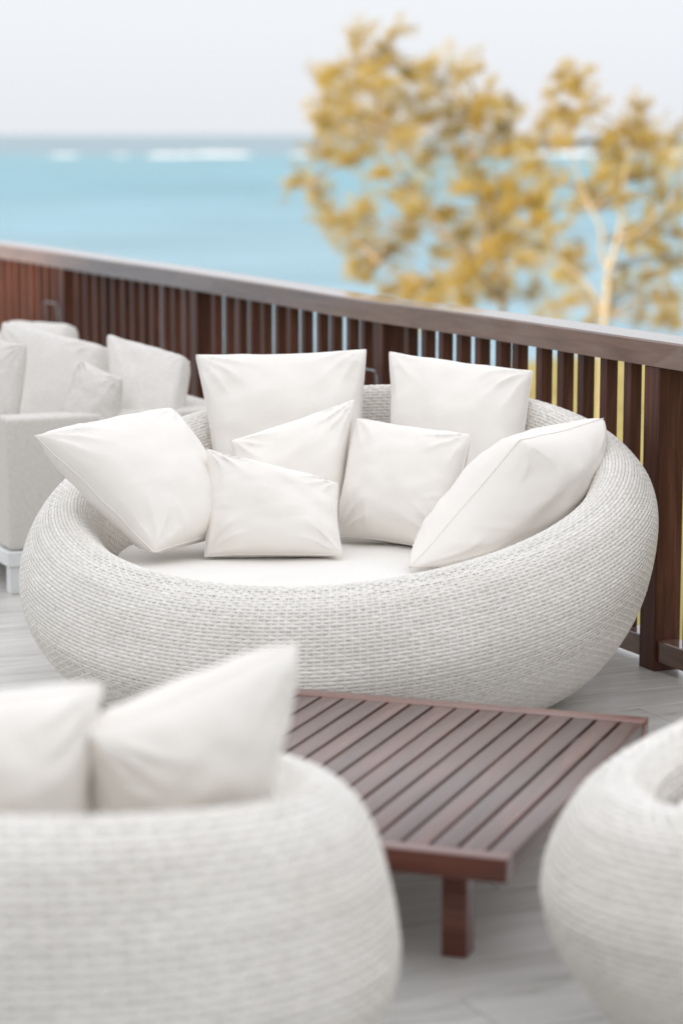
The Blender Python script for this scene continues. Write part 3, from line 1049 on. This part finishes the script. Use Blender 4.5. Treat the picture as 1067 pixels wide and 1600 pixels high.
TY = 40.0
A = lambda x, y, d=0.0: at(x, y, TY + d)
left_clumps = [(562, 56, 14), (620, 45, 7), (525, 108, 14), (575, 92, 22), (612, 88, 18), (550, 125, 24), (590, 130, 24), (640, 112, 20), (672, 105, 16), (725, 102, 18), (690, 130, 16),
               (515, 150, 20), (555, 168, 26), (600, 165, 30), (648, 150, 26), (520, 195, 24), (560, 205, 28), (610, 200, 26), (665, 185, 22), (700, 165, 20), (745, 170, 20), (760, 150, 16), (795, 160, 14),
               (515, 235, 20), (550, 245, 22), (640, 222, 24), (700, 210, 20), (755, 185, 24), (790, 195, 18), (670, 250, 18), (720, 240, 16), (770, 225, 18), (800, 235, 14),
               (470, 285, 17), (492, 305, 17), (515, 335, 22), (545, 345, 24), (575, 320, 18), (600, 270, 16), (630, 300, 22), (655, 325, 28), (690, 335, 26), (640, 350, 24), (720, 290, 22), (745, 275, 20),
               (765, 300, 26), (785, 320, 28), (800, 290, 22), (770, 345, 28), (730, 355, 18), (560, 385, 20), (590, 395, 18), (620, 385, 14), (695, 385, 20), (740, 395, 26), (775, 385, 24), (800, 370, 18),
               (570, 425, 16), (560, 410, 18), (650, 440, 24), (690, 440, 22), (720, 430, 26), (760, 425, 24), (640, 465, 22), (680, 470, 26), (730, 462, 26), (610, 450, 14), (770, 455, 18),
               (820, 405, 18), (850, 330, 16), (840, 300, 16), (835, 345, 16), (830, 320, 16), (845, 380, 14), (830, 450, 16), (820, 260, 14), (505, 120, 12), (500, 175, 12)]
lt = [[(A(792, 900), 0.13), (A(788, 640), 0.11), (A(785, 470), 0.10), (A(775, 400), 0.085), (A(752, 330), 0.06), (A(735, 250), 0.045), (A(742, 180), 0.02)],
      [(A(785, 470), 0.085), (A(735, 415, -.4), 0.075), (A(703, 372, -.6), 0.065), (A(650, 300, -.8), 0.05), (A(600, 210, -.7), 0.035), (A(572, 110, -.5), 0.015)],
      [(A(703, 372, -.6), 0.05), (A(630, 345, -.9), 0.04), (A(560, 340, -1.0), 0.028), (A(480, 295, -1.1), 0.012)],
      [(A(775, 400), 0.05), (A(800, 320, .6), 0.04), (A(790, 230, .8), 0.02)],
      [(A(735, 415, -.4), 0.04), (A(660, 440, -.2), 0.03), (A(590, 410, 0), 0.014)]]
tree('shore_tree', 'larger golden-leaved feathery tree left of the pale forked trunk', tuple(A(792, 900)), lt, cl(left_clumps, TY, 1.3, 3), 11)
TY = 36.5
right_clumps = [(875, 112, 9), (905, 118, 8), (862, 140, 13), (900, 140, 16), (918, 165, 14), (880, 165, 18), (850, 190, 14), (885, 195, 18), (845, 215, 18), (875, 215, 14), (830, 225, 14),
                (998, 165, 6), (1000, 190, 10), (960, 205, 18), (985, 215, 20), (1015, 215, 20), (940, 230, 14), (970, 245, 24), (1005, 245, 22), (1030, 230, 16), (950, 270, 22), (985, 275, 20), (1020, 265, 14),
                (915, 290, 22), (940, 300, 20), (970, 310, 14), (900, 320, 14), (1035, 300, 14), (1050, 330, 16), (1025, 345, 18), (1000, 365, 20), (985, 380, 16), (1020, 380, 14), (1060, 300, 12),
                (870, 405, 16), (900, 395, 18), (880, 425, 14), (1010, 430, 12), (990, 450, 14), (905, 460, 14), (870, 480, 14), (1050, 460, 12), (1065, 400, 12), (1000, 490, 14), (920, 500, 14), (840, 260, 14), (858, 285, 14), (862, 360, 15), (1060, 250, 14), (1055, 215, 12), (1064, 360, 14), (1045, 400, 16), (1030, 460, 14), (960, 440, 12), (850, 500, 14), (1060, 500, 14), (895, 430, 14), (1030, 500, 16)]
rt = [[(A(940, 900), 0.12), (A(942, 640), 0.105), (A(944, 490), 0.095), (A(950, 420), 0.085), (A(966, 370), 0.065), (A(972, 310), 0.045), (A(985, 230), 0.02)],
      [(A(950, 420), 0.06), (A(940, 375, .3), 0.05), (A(925, 330, .5), 0.04), (A(890, 230, .7), 0.028), (A(885, 140, .8), 0.012)],
      [(A(966, 370), 0.045), (A(1000, 360, -.4), 0.03), (A(1045, 320, -.6), 0.012)],
      [(A(944, 490), 0.04), (A(905, 430, .2), 0.03), (A(870, 400, .4), 0.012)]]
tree('shore_tree', 'slimmer golden tree with pale forked trunk at the right', tuple(A(940, 900)), rt, cl(right_clumps, TY + 0.9, 1.2, 4), 12, 13, bark=M_BARKPALE)
